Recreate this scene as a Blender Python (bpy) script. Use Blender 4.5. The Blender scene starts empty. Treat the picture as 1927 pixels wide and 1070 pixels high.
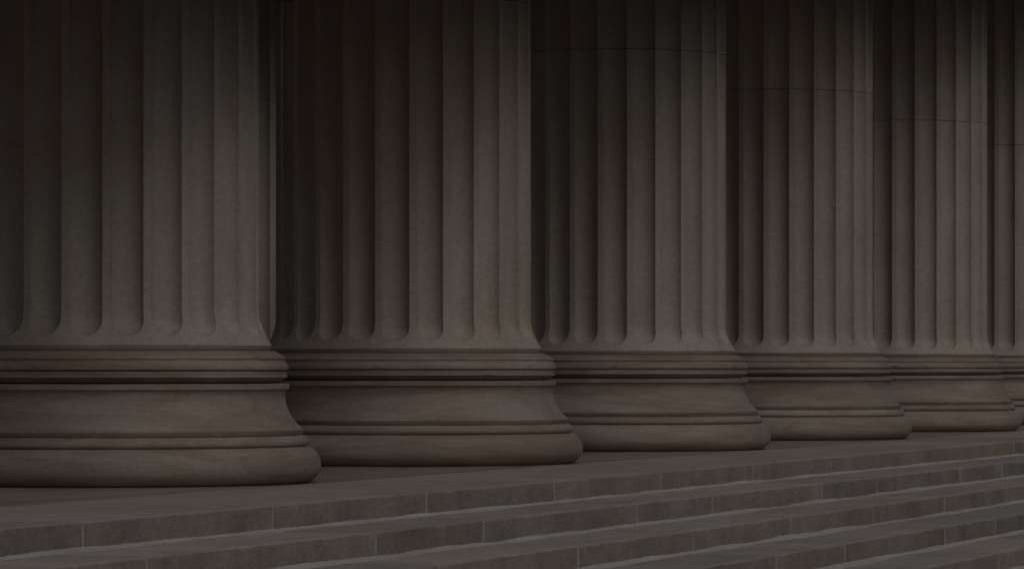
import bpy, math, random
from mathutils import Vector, noise
random.seed(7)
PI = math.pi
sc = bpy.context.scene
col = sc.collection

# ---------------------------------------------------------------- camera
U = 0.9                       # metres per column radius; layout below is given in radii
PHI = 0.2988                  # angle between the view axis and the colonnade
EYE = 0.766
CAMX, CAMY = -27.47, -11.244
cam_d = bpy.data.cameras.new('camera')
cam = bpy.data.objects.new('camera', cam_d)
col.objects.link(cam)
cam.location = (CAMX*U, CAMY*U, EYE*U)
fwd = Vector((math.cos(PHI), math.sin(PHI), 0))
cam.rotation_euler = fwd.to_track_quat('-Z', 'Y').to_euler()
cam_d.sensor_width = 36.0
cam_d.lens = 8500.0/1927*36
cam_d.shift_y = (686.5-535)/1927
cam_d.clip_end = 5000
sc.camera = cam

# ---------------------------------------------------------------- overcast daylight
SUN_EL, SUN_AZ = math.radians(46), math.radians(-135)   # azimuth measured from +X (along the row) towards the street
w = bpy.data.worlds.new('World'); sc.world = w; w.use_nodes = True
nt = w.node_tree
sky = nt.nodes.new('ShaderNodeTexSky'); sky.sky_type = 'NISHITA'; sky.sun_disc = False
sky.sun_elevation = SUN_EL
sky.sun_rotation = PI/2 - SUN_AZ
sky.dust_density = 6.0; sky.air_density = 1.0; sky.ozone_density = 1.0
hs = nt.nodes.new('ShaderNodeHueSaturation'); hs.inputs['Saturation'].default_value = 0.4
bg = nt.nodes['Background']; bg.inputs['Strength'].default_value = 0.115
nt.links.new(sky.outputs[0], hs.inputs['Color']); nt.links.new(hs.outputs[0], bg.inputs['Color'])
sd = bpy.data.lights.new('sun', 'SUN'); sd.energy = 1.2; sd.angle = math.radians(38); sd.color = (1, .97, .93)
sun = bpy.data.objects.new('sun', sd); col.objects.link(sun)
sv = Vector((math.cos(SUN_EL)*math.cos(SUN_AZ), math.cos(SUN_EL)*math.sin(SUN_AZ), math.sin(SUN_EL)))
sun.rotation_euler = sv.to_track_quat('Z', 'Y').to_euler()
sc.view_settings.view_transform = 'Standard'; sc.view_settings.look = 'None'
sc.view_settings.gamma = 1.0; sc.view_settings.use_curve_mapping = False
sc.view_settings.exposure = -2.2
sc.render.resolution_x, sc.render.resolution_y = 1024, 568

# ---------------------------------------------------------------- materials
def stone(name, dark, mid, light, kind='base', rough=.8, bump=.25):
    m = bpy.data.materials.new(name); m.use_nodes = True
    t = m.node_tree; N = t.nodes; L = t.links
    b = N['Principled BSDF']
    b.inputs['Specular IOR Level'].default_value = .35
    tc = N.new('ShaderNodeTexCoord'); oi = N.new('ShaderNodeObjectInfo')
    mul = N.new('ShaderNodeVectorMath'); mul.operation = 'SCALE'
    cmb = N.new('ShaderNodeCombineXYZ')
    for k in range(3): cmb.inputs[k].default_value = (61.0, 37.0, 23.0)[k]
    L.new(cmb.outputs[0], mul.inputs[0]); L.new(oi.outputs['Random'], mul.inputs['Scale'])
    add = N.new('ShaderNodeVectorMath'); add.operation = 'ADD'
    L.new(tc.outputs['Object'], add.inputs[0]); L.new(mul.outputs[0], add.inputs[1])
    P = add.outputs[0]
    def mapped(scale, rot=(0, 0, 0)):
        mp = N.new('ShaderNodeMapping'); mp.inputs['Scale'].default_value = scale; mp.inputs['Rotation'].default_value = rot
        L.new(P, mp.inputs['Vector']); return mp.outputs[0]
    def nz(vec, scale, det=6, rgh=.6, dist=0.0):
        n = N.new('ShaderNodeTexNoise'); n.inputs['Scale'].default_value = scale
        n.inputs['Detail'].default_value = det; n.inputs['Roughness'].default_value = rgh; n.inputs['Distortion'].default_value = dist
        L.new(vec, n.inputs['Vector']); return n.outputs['Fac']
    def ramp(fac, stops):
        r = N.new('ShaderNodeValToRGB'); e = r.color_ramp.elements
        while len(e) < len(stops): e.new(.5)
        for i, (p, c) in enumerate(stops):
            e[i].position = p; e[i].color = (*c, 1) if len(c) == 3 else c
        L.new(fac, r.inputs[0]); return r.outputs[0]
    def mix(a, bb, fac, mode='MIX'):
        x = N.new('ShaderNodeMix'); x.data_type = 'RGBA'; x.blend_type = mode
        for s, v in ((x.inputs[0], fac), (x.inputs[6], a), (x.inputs[7], bb)):
            if hasattr(v, 'links'): L.new(v, s)
            else: s.default_value = v if isinstance(v, (int, float)) else (*v, 1)
        return x.outputs[2]
    if kind == 'base':    big = mapped((.45, .45, 2.6), (.12, .05, .3))
    elif kind == 'shaft': big = mapped((1.3, 1.3, .35), (.1, .2, 0))
    elif kind == 'tread': big = mapped((.25, 2.2, 1.0))
    else:                 big = mapped((.8, .8, .9))
    c = ramp(nz(big, 1.6, 7, .62, .6), [(.28, dark), (.5, mid), (.72, light)])
    # bedding lines and brown iron streaks of the limestone
    wv = N.new('ShaderNodeTexWave'); wv.wave_type = 'BANDS'; wv.bands_direction = 'Z' if kind != 'tread' else 'Y'
    wv.inputs['Scale'].default_value = {'base': 5.0, 'shaft': 3.2, 'tread': 4.0, 'riser': 6.0}[kind]
    wv.inputs['Distortion'].default_value = {'base': 7.0, 'shaft': 16.0, 'tread': 5.0, 'riser': 9.0}[kind]
    wv.inputs['Detail'].default_value = 4; wv.inputs['Detail Scale'].default_value = 1.2
    wv.inputs['Detail Roughness'].default_value = .6
    wsc = {'base': (.35, .35, 2.2), 'shaft': (1.6, 1.6, 1.4), 'tread': (.2, 2, 1), 'riser': (.7, .7, 1)}[kind]
    L.new(mapped(wsc, (.1, .15, 0)), wv.inputs['Vector'])
    c = mix(c, ramp(wv.outputs['Fac'], [(0, (.93, .925, .92)), (1, (1.03, 1.03, 1.035))]), .7, 'MULTIPLY')
    st = ramp(nz(mapped((.3, .3, 1.5) if kind == 'base' else (.5, .5, .5), (.5, .35, 0)), 1.3, 4, .5, 1.2), [(.46, (0, 0, 0)), (.74, (1, 1, 1))])
    c = mix(c, (.79, .68, .60), mix((0, 0, 0), st, .8 if kind == 'base' else .45), 'MULTIPLY')
    if kind == 'base':
        vn = ramp(nz(mapped((.55, .55, 3.2), (.35, -.25, .4)), 1.1, 5, .55, 1.6), [(.38, (1.03, 1.03, 1.03)), (.5, (.76, .66, .58)), (.55, (.97, .93, .89)), (.68, (1.04, 1.04, 1.04))])
        c = mix(c, vn, .6, 'MULTIPLY')
    # mottling, grain, pits
    c = mix(c, ramp(nz(P, 26, 5, .7), [(.3, (.90, .895, .89)), (.7, (1.08, 1.08, 1.08))]), 1.0, 'MULTIPLY')
    c = mix(c, ramp(nz(P, 130, 3, .7), [(.3, (.86, .85, .84)), (.7, (1.11, 1.11, 1.11))]), 1.0, 'MULTIPLY')
    pit = ramp(nz(mapped((1, 1, 1.6)), 75, 2, .5), [(.24, (.55, .53, .5)), (.31, (1, 1, 1))])
    c = mix(c, pit, 1.0, 'MULTIPLY')
    # stone-to-stone difference
    tint = ramp(oi.outputs['Random'], [(0, (.88, .87, .87)), (.3, (1.02, .98, .95)), (.6, (.94, .94, .95)), (.85, (1.05, 1.0, .95)), (1, (.98, .97, .97))])
    if kind == 'riser':
        tint = ramp(oi.outputs['Random'], [(0, (.80, .82, .86)), (.2, (.98, .95, .93)), (.45, (.90, .90, .92)), (.7, (1.07, .99, .92)), (.85, (.94, .93, .93)), (1, (1.04, 1.02, 1.0))])
    c = mix(c, tint, 1.0 if kind in ('riser', 'tread') else .6, 'MULTIPLY')
    if kind == 'riser':       # tooled faces, coloured darker than the tops to paint in their weaker light
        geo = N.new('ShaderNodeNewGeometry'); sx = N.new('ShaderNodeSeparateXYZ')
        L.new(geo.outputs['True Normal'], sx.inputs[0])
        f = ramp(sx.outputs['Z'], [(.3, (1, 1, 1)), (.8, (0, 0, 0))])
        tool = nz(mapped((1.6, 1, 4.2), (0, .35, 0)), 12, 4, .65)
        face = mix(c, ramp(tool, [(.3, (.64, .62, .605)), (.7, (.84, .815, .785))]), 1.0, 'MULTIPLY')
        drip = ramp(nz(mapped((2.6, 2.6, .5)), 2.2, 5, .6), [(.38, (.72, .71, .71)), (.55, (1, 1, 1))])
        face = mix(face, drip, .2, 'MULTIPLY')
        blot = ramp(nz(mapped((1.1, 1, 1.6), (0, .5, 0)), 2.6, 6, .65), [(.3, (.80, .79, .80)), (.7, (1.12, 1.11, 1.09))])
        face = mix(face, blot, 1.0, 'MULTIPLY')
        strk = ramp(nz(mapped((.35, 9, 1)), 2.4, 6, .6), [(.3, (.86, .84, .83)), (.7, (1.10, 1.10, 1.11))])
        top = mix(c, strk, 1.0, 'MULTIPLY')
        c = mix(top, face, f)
    L.new(c, b.inputs['Base Color'])
    b.inputs['Roughness'].default_value = rough
    # relief
    h1 = nz(P, 170, 3, .65); h2 = nz(P, 30, 4, .6)
    ma = N.new('ShaderNodeMath'); ma.operation = 'MULTIPLY_ADD'; ma.inputs[1].default_value = .45
    L.new(h1, ma.inputs[0]); L.new(h2, ma.inputs[2])
    hh = ma.outputs[0]
    if kind == 'riser':
        m2 = N.new('ShaderNodeMath'); m2.operation = 'MULTIPLY_ADD'; m2.inputs[1].default_value = 1.2
        L.new(nz(mapped((3.0, 1, .8), (0, .75, 0)), 22, 2, .5), m2.inputs[0]); L.new(hh, m2.inputs[2]); hh = m2.outputs[0]
    bp = N.new('ShaderNodeBump'); bp.inputs['Strength'].default_value = bump; bp.inputs['Distance'].default_value = .006 if kind == 'riser' else .004
    L.new(hh, bp.inputs['Height']); L.new(bp.outputs[0], b.inputs['Normal'])
    return m

M_SHAFT = stone('shaft_limestone', (.315, .285, .252), (.365, .333, .30), (.405, .376, .346), 'shaft')
M_BASE = stone('base_limestone', (.24, .20, .167), (.298, .261, .227), (.345, .314, .282), 'base', .72)
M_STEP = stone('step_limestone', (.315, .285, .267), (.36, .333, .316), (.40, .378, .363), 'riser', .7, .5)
M_FLOOR = stone('floor_limestone', (.20, .155, .128), (.275, .233, .203), (.345, .31, .285), 'tread', .34, .10)
M_MORTAR = stone('mortar', (.34, .343, .34), (.40, .403, .40), (.45, .453, .452), 'shaft', .9, .5)
M_JOINT = stone('joint_mortar', (.30, .29, .28), (.36, .35, .34), (.42, .41, .40), 'shaft', .9, .5)
M_WALL = stone('wall_limestone', (.28, .25, .22), (.33, .30, .265), (.37, .34, .31), 'base')

# ---------------------------------------------------------------- helpers
def new_obj(name, me, mat=None, parent=None, loc=(0, 0, 0)):
    o = bpy.data.objects.new(name, me); col.objects.link(o); o.location = loc
    if parent: o.parent = parent
    if mat and me and not me.materials: me.materials.append(mat)
    return o
def mesh(name, v, f, smooth=True, angle=35):
    me = bpy.data.meshes.new(name); me.from_pydata([tuple(a*U for a in p) for p in v], [], f)
    me.validate(); me.update()
    if smooth:
        me.shade_smooth(); me.set_sharp_from_angle(angle=math.radians(angle))
    return me
def box_mesh(name, x0, x1, y0, y1, z0, z1):
    v = [(x, y, z) for x in (x0, x1) for y in (y0, y1) for z in (z0, z1)]
    f = [(0, 1, 3, 2), (4, 6, 7, 5), (0, 4, 5, 1), (2, 3, 7, 6), (0, 2, 6, 4), (1, 5, 7, 3)]
    return mesh(name, v, f, False)
def px(pts):           # base profile measured on the nearest column: (x, y) -> (radius, height)
    return [((x-198.6)/287.5, (906.5-y)/287.5) for x, y in pts]
def smoothp(pts, n=3):  # Catmull-Rom through the profile, keeping corners where two points are close
    return pts
def lathe(name, prof, seg=288, angle=32):
    v, f = [], []; n = len(prof)
    for i in range(seg):
        a = 2*PI*i/seg
        for k, (r, z) in enumerate(prof):
            ca, sa = math.cos(a), math.sin(a)
            d = .0012*noise.noise((ca*9, sa*9, z*9))
            if 0 < k < n-1:      # worn and chipped arrises
                (ra, za), (rb, zb) = prof[k-1], prof[k+1]
                bend = (r-ra)*(zb-z)-(z-za)*(rb-r)
                ln = math.hypot(r-ra, z-za)*math.hypot(rb-r, zb-z)
                if ln > 0 and bend/ln > .45:
                    d -= .0015*abs(noise.noise((ca*30, sa*30, z*5))) + .028*max(0, noise.noise((ca*14+3, sa*14, z*40))-.42)
            v.append(((r+d)*ca, (r+d)*sa, z))
    for i in range(seg):
        j = (i+1) % seg
        for k in range(n-1): f.append((i*n+k, j*n+k, j*n+k+1, i*n+k+1))
    f.append(tuple(i*n+n-1 for i in range(seg)))
    f.append(tuple(i*n for i in range(seg-1, -1, -1)))
    return mesh(name, v, f, True, angle)
def arcify(pts, sub=3):
    out = []
    for i in range(len(pts)-1):
        p0 = pts[max(i-1, 0)]; p1 = pts[i]; p2 = pts[i+1]; p3 = pts[min(i+2, len(pts)-1)]
        for k in range(sub):
            t = k/sub
            out.append(tuple(.5*(2*b+(c-a)*t+(2*a-5*b+4*c-d)*t*t+(3*b-a-3*c+d)*t**3) for a, b, c, d in zip(p0, p1, p2, p3)))
    return out+[pts[-1]]

# ---------------------------------------------------------------- setting: stairs, platform, ground
RIS, TRD, NOSE = 0.1379, 0.6085, -2.735
XA, XB = -22.0, 62.0
NST = 8
def nose_y(j): return NOSE - j*TRD
M_GROUND = stone('plaza_paving', (.06, .057, .055), (.085, .08, .077), (.11, .105, .10), 'tread', .8)
ground = new_obj('ground', box_mesh('ground', -900, 1500, -1500, 900, -NST*RIS-.5, -NST*RIS), M_GROUND)
ground['kind'] = 'structure'
platform = new_obj('platform', box_mesh('platform', XA, XB, NOSE+1.32, 16.5, -.5, 0.0), M_FLOOR)
platform['kind'] = 'structure'
stairs = new_obj('stairs', None); stairs['kind'] = 'structure'

def joints(j):
    pat = {0: ([2.69], -6.98), 1: ([3.34, 1.94], -7.67), 2: ([2.6], -2.51), 3: ([1.9, 3.26], -.2), 4: ([2.65], 3.87),
           5: ([3.3, 1.95], 2.1), 6: ([2.65], 1.1), 7: ([1.95, 3.3], .3)}[j]
    p, s = pat
    x = s; k = 0; out = [s]
    while x < XB-.8: x += p[k % len(p)]; out.append(x); k += 1
    x = s; k = len(p)-1
    while x > XA+.8: x -= p[k % len(p)]; out.insert(0, x); k -= 1
    if j == 0: out = [q for q in out if abs(q-11.85) > .3]     # one double-length stone
    return out
def stone_block(x0, x1, j, depth):
    """one step stone: chipped nosing, slightly wavy face; local origin at its front left corner"""
    n = max(6, int((x1-x0)*18)) if -12 < x0 < 22 else 4
    dy, dz = random.uniform(-.004, .004), random.uniform(-.0008, .0008)
    v, f = [], []
    seed = random.uniform(0, 100)
    for i in range(n+1):
        x = (x1-x0)*i/n
        q = noise.noise((x*1.3+seed, j*3.1, 0))*.003 + noise.noise((x*11+seed, j*3.1, 5))*.002
        ch = .009 + max(0, noise.noise((x*6+seed, 9, j))-.25)*.03 + abs(noise.noise((x*17+seed, 9, j)))*.006
        fy = dy + q
        v += [(x, fy, -RIS+.003), (x, fy+q*.5, -ch+dz), (x, fy+ch*.35, -ch*.3+dz), (x, fy+ch, dz-.0005), (x, .12, dz), (x, depth, dz)]
    m = 6
    for i in range(n):
        for k in range(m-1): f.append((i*m+k, (i+1)*m+k, (i+1)*m+k+1, i*m+k+1))
    f.append(tuple(range(m))); f.append(tuple(n*m+k for k in range(m-1, -1, -1)))
    return mesh('step_stone', v, f, True, 50)
for j in range(NST):
    y0 = nose_y(j); zt = -j*RIS
    depth = 1.32 if j == 0 else TRD+.004
    core = new_obj('step', box_mesh('step', XA+.01, XB-.01, y0+.011, y0+depth+(.03 if j else -.002), zt-RIS-.3, zt-.006), M_MORTAR, stairs)
    js = joints(j); g = .008
    ends = [XA]+[q for q in js if XA+.3 < q < XB-.3]+[XB]
    for a, b in zip(ends[:-1], ends[1:]):
        if -12 < b < 40: new_obj('joint_mortar', box_mesh('joint_mortar', -.0105, .0105, -.0045+random.uniform(-.001, .001), depth-.01, -RIS+.004, random.uniform(-.0012, -.0004)), M_JOINT, core, (b*U, y0*U, zt*U))
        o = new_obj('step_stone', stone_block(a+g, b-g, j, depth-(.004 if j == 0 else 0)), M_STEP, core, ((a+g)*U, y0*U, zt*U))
    # ragged pale mortar bedding along the foot of each riser
    v, f = [], []
    n = 3200; x0, x1 = -12.0, 42.0
    for i in range(n+1):
        x = x0+(x1-x0)*i/n
        hgt = .006 + .013*max(0, .5+noise.noise((x*.9, j*7.7, 1))) + .005*noise.noise((x*2.5, j*7.7, 2)) + .003*noise.noise((x*12, j, 3)) + .003*noise.noise((x*45, j, 3))
        out = .05 + .10*max(0, .3+noise.noise((x*.8, j*5.1, 8))) + .02*noise.noise((x*7, j*5.1, 8))
        hgt = max(hgt, .004); out = max(out, .012)
        zb = zt-RIS
        v += [(x, y0+.02, zb+hgt), (x, y0-.008, zb+hgt*.92), (x, y0-.012-out*.3, zb+hgt*.35+.002), (x, y0-out, zb-.003)]
    for i in range(n):
        for k in range(3): f.append((i*4+k, i*4+k+1, (i+1)*4+k+1, (i+1)*4+k))
    new_obj('mortar_bed', mesh('mortar_bed', v, f, True, 60), M_MORTAR, core)

# ---------------------------------------------------------------- columns
TORUS = [(480, 906.4), (568, 906.4)]+arcify([(576, 906.2), (584, 903.5), (592, 898), (598, 891.5), (602, 884), (603.4, 875.5), (602.8, 867), (600.4, 858.5), (596, 850.5), (590, 844), (583, 839.6), (576, 837.9)])+[(560, 837.9)]
BEAD = [(555, 838.6), (572, 838.6)]+arcify([(574, 838.4), (579.4, 836), (581.4, 832.4), (581.3, 828.3), (579.4, 824), (576, 820.4), (572.6, 817.8)])+[(560, 817.2)]
SCOTIA = [(555, 817.0), (567.6, 817.0), (568.6, 816.0), (571.6, 807.4)]+arcify([(570.4, 806.4), (563.6, 800.8), (556, 793.2), (549.4, 784.5), (543.8, 775), (539.8, 765), (537.2, 756), (536.3, 747.5), (537, 740), (539.2, 734.6), (542.4, 731.6)])+[(543.9, 731.0), (543.9, 722.0), (542.9, 721.0), (520, 720.6)]
COLLAR = [(515, 719.4), (524, 719.2), (526.5, 718.4)]+arcify([(529, 717), (533, 713.6), (537.5, 710.2)])+[(538.2, 709.6), (541.0, 709.0), (541.2, 707.4), (539.2, 706.2)]+arcify([(538.6, 705), (539.2, 701.5), (538.4, 698)])+[(535.8, 696.2), (541.6, 695.2), (542.8, 694.2), (542.8, 688.4)]+arcify([(542.0, 687.4), (539.2, 684.2), (537.0, 681.0), (536.0, 678.4)])+[(535.2, 677.2), (537.4, 674.8), (537.4, 673.4)]+arcify([(536, 671.8), (531, 668.4), (524, 664.3), (517, 660.8), (511, 659.6)])+[(500, 659.3)]
CINCT = [(495, 659.0), (506.6, 658.9), (507.6, 658.0), (511.0, 649.4)]
FLARE = [(510.0, 648.6), (507.5, 644.6), (503.4, 638), (499.2, 630), (495.2, 621), (491.6, 611.5), (488.6, 602), (486.9, 593), (486.1, 584)]
base_parts = [('torus', lathe('torus', px(TORUS))), ('bead', lathe('bead', px(BEAD))), ('scotia', lathe('scotia', px(SCOTIA))), ('collar', lathe('collar', px(COLLAR)))]

ZJ = 3.588             # height of the first joint between drums
NF, FW, FD = 24, math.radians(6.05), .088
ZEND = .950; ZC = ZEND+FW
def rs(z, fl=px(FLARE)):
    if z >= fl[-1][1]: return 1.0
    for (r0, z0), (r1, z1) in zip(fl[:-1], fl[1:]):
        if z <= z1: t = (z-z0)/(z1-z0); return r0+(r1-r0)*t
    return 1.0
def drum(name, rows, caps):
    """rows: (z, kind) kind 'f' = fluted, 'p' = plain lathe row given as (r, z)"""
    NI, NE = 12, 3
    v, f = [], []; ring = NF*(NI+NE*2)
    for row in rows:
        if row[0] == 'p':
            _, r, z = row; ub = .35
        else:
            _, z = row; r = rs(z)
            d = max(0.0, (ZC-z)/FW); ub = math.sqrt(max(0, 1-d*d)); ub = max(ub, .03)
        for k in range(NF):
            a0 = 2*PI*k/NF; hw = PI/NF
            us = []
            for e in range(NE): us.append((-hw+(hw-ub*FW)*e/NE, None))
            for i in range(NI):
                q = -math.cos(PI*(i/NI)); us.append((ub*FW*q, q))
            us.append((ub*FW, 1.0))
            for e in range(1, NE): us.append((ub*FW+(hw-ub*FW)*e/NE, None))
            for a, q in us:
                rr = r
                if row[0] == 'f' and q is not None:
                    d = max(0.0, (ZC-z)/FW)
                    u = abs(a/FW)
                    rr = r - FD*math.sqrt(max(0, 1-u*u-d*d))
                zz = z + (.004*noise.noise((7*math.cos(a0+a), 7*math.sin(a0+a), 4)) if abs(z-ZJ) < .01 else 0)
                v.append((rr*math.cos(a0+a), rr*math.sin(a0+a), zz))
    n = NF*(NI+NE*2)
    for i in range(len(rows)-1):
        for k in range(n):
            k2 = (k+1) % n
            f.append((i*n+k, i*n+k2, (i+1)*n+k2, (i+1)*n+k))
    if caps:
        f.append(tuple(range(n-1, -1, -1))); m = (len(rows)-1)*n
        f.append(tuple(m+k for k in range(n)))
    return mesh(name, v, f, True, 28)
low_rows = [('p', r, z) for r, z in px(CINCT)] + [('p', r, z) for r, z in px(FLARE) if z < ZEND-.004]
low_rows += [('f', ZC-FW*math.sin(PI/2*(1-i/14))) for i in range(15)]
low_rows += [('f', z) for z in (ZC+.03, ZC+.07, 1.3, 1.8, 2.4, 3.0, ZJ-.0025)]
lower_drum = drum('lower_drum', low_rows, True)
def shade_underside(x):  # underside of the added shading slab, sloped along the top of the view
    return EYE + .0808*1.006*((x-CAMX)*math.cos(PHI) + (-CAMY)*math.sin(PHI)) + .025
S = 6.142
def column(x, y, label, cat='column', group=None):
    e = new_obj('fluted_column', None, loc=(x*U, y*U, 0))
    e['label'] = label; e['kind'] = 'thing'; e['category'] = cat
    if group: e['group'] = group
    new_obj('lower_drum', lower_drum, M_SHAFT, e); top = shade_underside(x)+.4 if y == 0 else 5.2
    if top > ZJ+.1: new_obj('upper_drum', drum('upper_drum', [('f', ZJ+.0025), ('f', .5*(ZJ+top)), ('f', top)], True), M_SHAFT, e)
    b = new_obj('base', base_parts[0][1], M_BASE, e); b.rotation_euler.z = random.uniform(0, 6.28)
    for nm, me in base_parts[1:]: new_obj(nm, me, M_BASE, b).rotation_euler.z = random.uniform(0, 6.28)
    return e
G = 'fluted columns of the front row'
labels = ['nearest and widest fluted stone column, cut off by the left edge of the picture',
          'second fluted column from the left, complete, with deeply shaded flutes on its left',
          'third fluted column from the left, in the middle of the row',
          'fourth fluted column from the left, dark joint crossing its shaft a third down',
          'fifth fluted column from the left, last one whose whole base shows',
          'farthest fluted column, a narrow strip at the right edge of the picture']
for i, lb in enumerate(labels): column(i*S, 0, lb, group=G)
column(3*S, 1.006*S, 'dark fluted column of the inner row, glimpsed as a sliver between the two nearest columns')

# ---------------------------------------------------------------- portico wall, and unseen slabs added to shade the column tops
wall = new_obj('wall', box_mesh('wall', XA-1, XB, 16.5, 18, -1.2, 9), M_WALL); wall['kind'] = 'structure'
def shade_slab(over=.72):  # sloping slab above the view, added to darken the front column tops
    v = []
    for x in (-4.2, XB):
        for y in (-1-over, 1.3): v += [(x, y, shade_underside(x)), (x, y, shade_underside(x)+.9)]
    f = [(0, 1, 3, 2), (4, 6, 7, 5), (0, 4, 5, 1), (2, 3, 7, 6), (0, 2, 6, 4), (1, 5, 7, 3)]
    return mesh('shade_slab', v, f, False)
r = new_obj('shade_slab', shade_slab(), M_WALL); r['kind'] = 'structure'
v = []  # second added slab, out of view, darkens the inner column towards its top
for x in (3*S-14, XB):
    for y in (S-2.0, S+3.0):
        z = shade_underside(x) + .0824*y*math.sin(PHI)
        v += [(x, y, z), (x, y, z+.9)]
r = new_obj('inner_shade_slab', mesh('inner_shade_slab', v, [(0, 1, 3, 2), (4, 6, 7, 5), (0, 4, 5, 1), (2, 3, 7, 6), (0, 2, 6, 4), (1, 5, 7, 3)], False), M_WALL)
r['kind'] = 'structure'
